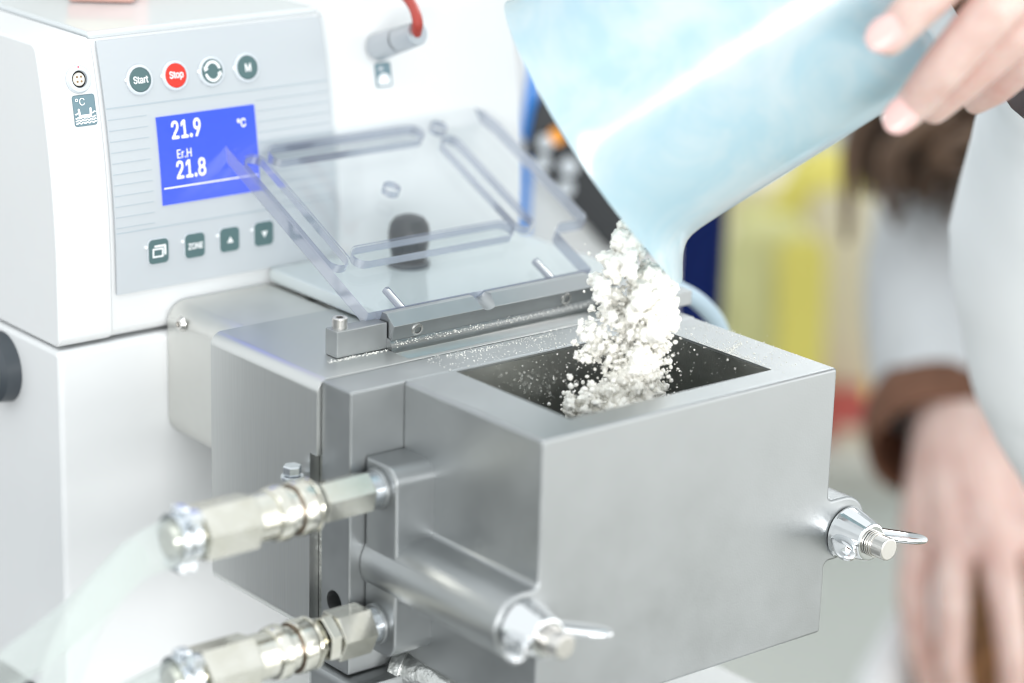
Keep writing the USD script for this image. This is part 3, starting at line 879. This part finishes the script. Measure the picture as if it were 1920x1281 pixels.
# powder heap on the bowl floor
heap = []
for _ in range(160):
    a, q = rng.random() * 6.28, rng.random() ** .6
    p = np.array([.066 + .036 * q * math.cos(a), .042 + .022 * q * math.sin(a), -.070 + .036 * (1 - q) ** .8])
    heap.append(put(LUMPS, p, .003 + .005 * rng.random()))
obj('powder_heap', heap, 'powder', smooth=True, label='heap of white powder on the floor of the steel bowl', cat='powder', kind='stuff')
# powder still in the jug
inj = []
for _ in range(240):
    t = .004 + (JL - .012) * rng.random()
    a = rng.normal() * .55
    dpt = rng.random() ** .7
    hgt = JR - .0115 - .022 * dpt * (.5 + .8 * t / JL)
    inj.append(put(LUMPS, J0 + ax * t + (sdir * math.cos(a) + bdir * math.sin(a)) * hgt, .004 + .003 * rng.random()))
obj('powder_in_jug', inj, 'powder', smooth=True, label='white powder lying inside the tipped translucent jug', cat='powder', kind='stuff')
# dust on the steel
dust = []


def dusting(n, f, r0=.00010, r1=.00026):
    for _ in range(n):
        p = f()
        if p is None:
            continue
        dust.append(put(GRAINS[:4], p, r0 + (r1 - r0) * rng.random() ** 3))


def onrim():
    x = .1185 + .0215 * rng.random(); y = .01 + .06 * rng.random()
    return np.array([x, y, .0001])
dusting(260, onrim)
dusting(220, lambda: np.array([.1183 + abs(rng.normal()) * .002, .035 + rng.normal() * .009, .0001]))
dusting(150, lambda: np.array([.1185, .036, .0001]) + (lambda u: np.array([.013 * u, .006 * u + .0009 * rng.normal(), 0]))(rng.random()))
dusting(320, lambda: np.array([.02 + .1 * rng.random(), .0765 + .018 * rng.random(), .0001]))
dusting(200, lambda: np.array([.03 + .05 * rng.random(), .0905 + rng.normal() * .0012, .0001]))
dusting(700, lambda: np.array([.0185 + .095 * rng.random(), .1078 + rng.normal() * .0006, .0024 + rng.normal() * .0005]), .00006, .00024)
dusting(120, lambda: np.array([-.01 + .03 * rng.random(), .1095 + rng.normal() * .0006, .0001]), .0001, .0003)
def clearwall():
    return np.array([.0225 + .09 * rng.random(), .0750, -.001 - .05 * rng.random()])
dusting(260, clearwall, .00008, .0002)
dusting(160, lambda: np.array([.1180, .014 + .06 * rng.random(), -.001 - .03 * rng.random()]), .00008, .0002)
obj('powder_dust', dust, 'powder', smooth=False, label='fine white powder dust scattered over the steel rim and hinge', cat='powder', kind='stuff')

# ------------------------------------------------------------------ the person in the lab coat
per = thing('person', 'person in white lab coat, long brown hair, tipping the jug with one hand', 'person')
D = deep
B = []


def chain(*pr):
    for a, b in zip(pr[:-1], pr[1:]):
        B.append((a, b))


# upper hand: fingers lying on the near side of the jug, palm beyond the picture's corner
wr = (D(2135, -150, .90), .026)
k1, k2, k3, k4 = D(1900, -150, .872), D(1965, -95, .872), D(2000, -35, .884), D(2010, 25, .902)
for k in (k1, k2, k3, k4):
    chain((k, .0105), wr)
chain((k1, .0102), (k4, .0102))
chain((k1, .0098), (D(1800, -65, .866), .0084), (D(1718, 15, .868), .0074), (D(1668, 70, .872), .0062))
chain((k2, .0098), (D(1868, 12, .866), .0086), (D(1770, 125, .878), .0077), (D(1702, 208, .892), .0060))
chain((k3, .0095), (D(1905, 60, .884), .0080), (D(1820, 140, .896), .0070), (D(1752, 202, .908), .0056))
chain((k4, .0085), (D(1930, 110, .91), .0066), (D(1870, 165, .925), .0056), (D(1830, 190, .935), .0046))
thb = D(2060, -200, .925)
chain(wr, (thb, .0125), (D(1930, -230, .965), .0100), (D(1850, -200, .985), .0085))
el_n = (D(2150, 800, 1.16), .034)
chain(wr, (D(2140, 300, 1.04), .030), el_n)
shn = (D(2120, 330, 1.50), .050)
chain(el_n, shn)
# torso, neck and head (mostly outside the picture)
hip, chest = D(2060, 1500, 1.72), D(2020, 420, 1.72)
nk, hdp = D(1880, -20, 1.66), D(1790, -330, 1.60)
chain((hip, .12), (D(2040, 900, 1.72), .100), (chest, .105))
chain((chest, .09), (nk, .045), (hdp + M[1] * .05, .05))
chain((hdp, .078), (hdp + M[0] * -.02 + M[1] * -.01, .076))
chain((hdp + M[0] * -.075 + M[1] * .02, .012), (hdp + M[0] * -.07 - M[1] * .01, .010))
shf = (D(1830, 330, 1.66), .046)
chain(shf, (chest, .09)); chain(shn, (chest, .09))
# hanging hand seen from its back
wl = (D(1795, 800, 1.47), .025)
chain((shf[0], .036), (D(1770, 520, 1.60), .028), (D(1780, 700, 1.505), .025), wl)
kn_ = [D(1728, 985, 1.465), D(1790, 1012, 1.445), D(1868, 1015, 1.435), D(1945, 990, 1.445)]
for k in kn_:
    chain(wl, (k, .0122))
for a, b in zip(kn_[:-1], kn_[1:]):
    chain((a, .0115), (b, .0115))
chain((kn_[0], .0105), (D(1712, 1110, 1.455), .0092), (D(1722, 1215, 1.46), .0080), (D(1745, 1300, 1.47), .0066))
chain((kn_[1], .0112), (D(1785, 1140, 1.425), .0094), (D(1784, 1240, 1.43), .0086), (D(1800, 1345, 1.45), .0072))
chain((kn_[2], .0112), (D(1888, 1135, 1.415), .0094), (D(1902, 1235, 1.42), .0086), (D(1900, 1350, 1.44), .0074))
chain((kn_[3], .0110), (D(1968, 1120, 1.43), .0098), (D(1985, 1215, 1.44), .0088), (D(1990, 1310, 1.45), .0072))
chain(wl, (D(1930, 900, 1.47), .014), (D(2010, 1010, 1.46), .0110), (D(2040, 1090, 1.46), .0090))
body = obj('body', flesh(B, .0035, 10), 'skin', per, smooth=True)


def nail(c, tipdir, outdir, w, l, lk='nail'):
    t = cross(np.array(tipdir)); o = np.array(outdir); o = cross(o - t * (o @ t)); s = np.cross(t, o)
    m = trimesh.creation.icosphere(subdivisions=3)
    v = m.vertices.copy()
    v[:, 0] *= w; v[:, 1] *= l; v[:, 2] = v[:, 2] * .0012 - (v[:, 0] / w) ** 2 * w * .30
    m.vertices = v
    return orient(m, c, s, t, o)


vb = -M[2]
for p, q, w in (((1660, 62), (1700, 25), .0056), ((1690, 215), (1735, 160), .0056)):
    d0 = .863 if q[0] < 1720 else .8835
    tip = D(*p, d0) - D(*q, d0)
    cc = D(*p, d0 + .0015)
    obj('fingernail', nail(cc, tip, vb + M[0] * -.1, w, .0072), 'nail', body)
obj('nail_edge', nail(D(1676, 229, .8855), D(1690, 215, .88) - D(1735, 160, .88), vb, .0046, .0030), 'nail_tip', body)


def swept(points, radii, n=40, amp=.06, seed=3, fold=6, cap=False):
    """a cloth tube with folds"""
    t = tube(points, radii, n, cap)
    v = t.vertices; c0 = np.array(points).mean(0)
    nz = meshkit.fbm(v * 28 + seed, 3, seed) - .5
    t.fix_normals() if cap else None
    nrm = t.vertex_normals
    t.vertices = v + nrm * (nz * amp * np.mean(radii) * 2)[:, None]
    return t


# coat: forearm sleeve of the raised arm, upper arm, body and the far sleeve
obj('coat_sleeve', swept([D(2105, 70, .985), D(2105, 190, 1.02), D(2060, 430, 1.10), D(2075, 640, 1.15), D(2150, 840, 1.19), D(2180, 700, 1.3), D(2140, 330, 1.5)],
                         [.050, .052, .060, .060, .052, .055, .062], 48, .05), 'coat', per, smooth=True, label='white sleeve of the raised arm')
obj('coat_body', swept([D(2080, 1700, 1.73), D(2060, 1200, 1.73), D(2040, 800, 1.72), D(2030, 430, 1.72), D(1970, 200, 1.69), D(1900, 60, 1.67)], [.14, .128, .112, .118, .085, .052], 56, .04, 5), 'coat', per, smooth=True)
obj('coat_sleeve', swept([D(1850, 300, 1.68), D(1775, 460, 1.62), D(1757, 600, 1.56), D(1772, 720, 1.51), D(1782, 800, 1.485)][:-1] + [D(1772, 770, 1.495)], [.054, .046, .041, .040, .0395], 48, .12, 9), 'sleeve', per, smooth=True, label='white sleeve of the lowered arm, its shade put into a grey colour')
# rolled cuff: a turned-back band
cu0, cu1 = D(1748, 765, 1.50), D(1768, 868, 1.468)
cz = cross(cu1 - cu0)
obj('rolled_cuff', place(lathe([(.0365, .0310), (.0382, .0328), (.0405, .0320), (.0415, .0200), (.0400, .004), (.0375, .0), (.0335, -.010), (.0318, -.010), (.0345, .004), (.0360, .020), (.0365, .0310)], 56), cu0, cu1), 'cuff_lining', per, label='rolled back cuff with brown lining')
# hair
hp = []
for k in range(46):
    a = rng.random() * 6.28
    sx, sd = rng.normal() * 38, rng.normal() * .022
    top = hdp + np.array([0, 0, -.01]) + M[0] * rng.normal() * .035 + M[2] * rng.normal() * .03
    e = (1715 + sx * 1.25 + 20 * rng.normal(), 345 + rng.normal() * 50)
    hp.append(tube([top, D(1745 + sx * 1.2, 30, 1.56 + sd), D(1712 + sx + rng.normal() * 24, 150, 1.55 + sd), D(1758 + sx * 1.1 + rng.normal() * 26, 215, 1.545 + sd), D(1708 + sx * 1.2 + rng.normal() * 26, 285, 1.548 + sd), D(*e, 1.55 + sd)], [.012, .011, .0090, .0080, .0060, .002], 8))
for k in range(26):
    sx, sd = rng.normal() * 20, rng.normal() * .02
    hp.append(tube([hdp + M[0] * .04 + M[2] * rng.normal() * .03, D(1830 + sx, 30, 1.60 + sd), D(1810 + sx, 180, 1.60 + sd), D(1782 + sx, 260, 1.59 + sd), D(1800 + sx, 330, 1.59 + sd)], [.014, .013, .011, .008, .003], 8))
sk = trimesh.creation.icosphere(subdivisions=3); sk.apply_scale(.094); sk.apply_translation(hdp + M[0] * .028 - np.array([0, 0, -.012]))
hp.append(sk)
obj('hair', hp, 'hair', per, smooth=True)
# brown tweed trousers behind the hanging hand
obj('trousers', swept([D(1960, 1000, 1.60), D(1930, 1200, 1.56), D(1900, 1500, 1.53), D(1880, 2300, 1.60)], [.040, .052, .066, .070], 40, .05, 4, cap=True), 'tweed', per, smooth=True)
obj('coat_flap', swept([D(1690, 1150, 1.60), D(1672, 1230, 1.58), D(1655, 1320, 1.56), D(1640, 1500, 1.55)], [.004, .013, .019, .024], 28, .1, 8, cap=True), 'coat', per, smooth=True)

# ------------------------------------------------------------------ background things
def upright(px, py_top, d, w, h, dep_, lk_mesh=None):
    o = deep(px, py_top, d)
    return o


fx = cross(np.array([M[0][0], M[0][1], 0])); fy = cross(np.array([M[2][0], M[2][1], 0]))


def billboard_frame(p):
    return p, fx, fy, np.array([0, 0, 1.0])


# blue bottle
bp_ = deep(1305, 395, 1.55)
bt = thing('blue_canister', 'tall dark blue canister standing behind the steel bowl', 'canister')
obj('canister_wall', cyl(bp_ + [0, 0, -.22], bp_ + [0, 0, .03], .0185, c=.003, n=48), 'blue_dark', bt)
obj('canister_cap', cyl(bp_ + [0, 0, .0302], bp_ + [0, 0, .052], .0095, c=.002, n=32), 'blue_dark', bt)
# yellow bags


def bag(px, py, d, w, h, t, label, tilt, parts):
    b = thing('printed_bag', label, 'bag')
    o = deep(px, py, d)
    e1 = cross(fx * math.cos(tilt) + np.array([0, 0, 1]) * math.sin(tilt)); e3 = cross(np.cross(e1, fy)); e3 = e3 if e3[2] > 0 else -e3
    m = trimesh.creation.icosphere(subdivisions=4)
    v = np.sign(m.vertices) * np.abs(m.vertices) ** .45
    v = v / np.abs(v).max(0)
    ns = meshkit.fbm(v * 2.5 + 3, 3, 5) - .5
    v[:, 0] *= w / 2 * (1 - .06 * v[:, 2]); v[:, 1] *= t / 2 * (1 - .35 * np.clip(v[:, 2], 0, 1)); v[:, 2] *= h / 2
    v *= (1 + .34 * ns)[:, None]
    m.vertices = v
    obj('bag_body', orient(m, o, e1, fy, e3), parts[0], b, smooth=True)
    for nm, (x0, x1, z0, z1), lk in parts[1]:
        pl_ = extrude(rr(x0, x1, z0, z1, .014), -t / 2 - .006, -t / 2 - .001, .0015, 2)
        obj(nm, orient(pl_, o, e1, fy, e3), lk, b)


bag(1560, 545, 2.05, .112, .215, .05, 'tall yellow bag with cream front panel standing behind the person', -.07,
    ('yellow', [('cream_panel', (-.030, .034, -.095, .085), 'bag_cream')]))
bag(1440, 570, 2.0, .070, .13, .05, 'small yellow-green bag standing left of the tall yellow bag', .03, ('yellow_pale', [('yellow_band', (.012, .032, -.06, .06), 'yellow')]))
cb = thing('cream_carton', 'cream carton with yellow flap standing behind the small yellow bag', 'carton')
o = deep(1450, 440, 2.25)
obj('carton_body', orient(box(-.045, .045, 0, .06, -.13, .045, .003), o, fx, fy, (0, 0, 1)), 'bag_cream', cb)
obj('carton_flap', orient(box(-.035, .05, -.004, -.001, .010, .032, .001), o, fx, fy, (0, 0, 1)), 'yellow_pale', cb)
rb_ = thing('red_carton', 'red carton beside the steel bowl, low behind the yellow bag', 'carton')
o = deep(1592, 830, 2.0)
obj('carton_body', orient(box(-.022, .016, 0, .05, -.05, .030, .003), o, fx, fy, (0, 0, 1)), 'bag_red', rb_)
obj('carton_label', orient(box(-.010, .010, -.0025, -.0005, -.02, .012, .0005), o, fx, fy, (0, 0, 1)), 'bag_cream', rb_)
tb = thing('side_counter', 'pale grey-green counter behind the bags', 'counter')
o = deep(1560, 830, 2.4)
zt = deep(1560, 790, 2.05)[2]
obj('counter_top', orient(box(-.35, .9, -.42, .6, zt - .03, zt, .004), (o[0], o[1], 0), fx, fy, (0, 0, 1)), 'grey_box', tb)
obj('counter_front', orient(box(-.34, .89, -.38, .58, -.968, zt - .031, .004), (o[0], o[1], 0), fx, fy, (0, 0, 1)), 'wall', tb)
# instrument with black key panel and blue stripe
ins = thing('second_instrument', 'white instrument with blue stripe and black key panel, partly behind the jug', 'instrument')
io = deep(1080, 300, 1.30)
ix = cross(fx * .96 + fy * .1); iy = np.cross(np.array([0, 0, 1.0]), ix)
obj('instrument_body', orient(box(-.032, .055, .006, .20, -.35, .12, .006), io, ix, iy, (0, 0, 1)), 'white_paint', ins)
bpn = obj('key_panel', orient(extrude(sg.Polygon([(-.020, .026), (.002, .052), (.042, .06), (.042, -.045), (.018, -.045), (-.024, .004)]).buffer(.001), .0005, .0058, .0008, 2), io, ix, iy, (0, 0, 1)), 'black_plastic', ins)
for (px, py, lk, r) in ((1041, 250, 'orange', .0042), (1020, 262, 'key_rim', .0040), (1066, 312, 'key_rim', .0046), (1017, 302, 'key_rim', .0038), (1062, 355, 'key_rim', .0042)):
    w = deep(px, py, 1.30); q = w - io
    obj('round_button', orient(cyl((0, .0006, 0), (0, -.0030, 0), r, c=.0008, n=24), io + ix * (q @ ix) + np.array([0, 0, 1]) * q[2], ix, iy, (0, 0, 1)), lk, bpn)
obj('blue_stripe', orient(extrude(sg.LineString([(-.0185, .062), (-.0245, .012), (-.019, .0075)]).buffer(.0028), .0035, .0058, .0004, 2), io, ix, iy, (0, 0, 1)), 'blue_stripe', ins)
obj('blue_stripe', orient(extrude(sg.LineString([(-.0235, -.002), (-.0255, -.060)]).buffer(.0028), .0035, .0058, .0004, 2), io, ix, iy, (0, 0, 1)), 'blue_stripe', ins)
# pale blue hose behind the bowl
ph = thing('pale_blue_hose', 'pale blue hose curving down behind the right corner of the bowl', 'hose')
obj('hose_wall', tube([deep(1235, 528, 1.085), deep(1275, 545, 1.085), deep(1315, 570, 1.09), deep(1348, 612, 1.10), deep(1365, 680, 1.11), deep(1368, 800, 1.12)], .0036, 16), 'tube_blue', ph)
# pinkish box mostly out of view, placed to give the lid its pink reflection
pb = thing('pink_mirrored_box', 'pinkish box mostly out of view, placed for its reflection in the grey cabinet lid', 'carton')
o = at((186, 6), z=.1053)
obj('carton_body', orient(box(-.013, .014, 0, .04, .0, .07, .002), o, fx, fy, (0, 0, 1)), 'pink_box', pb)
obj('carton_band', orient(box(-.0135, .0145, -.0012, -.0002, .006, .012, .0004), o, fx, fy, (0, 0, 1)), 'bag_cream', pb)
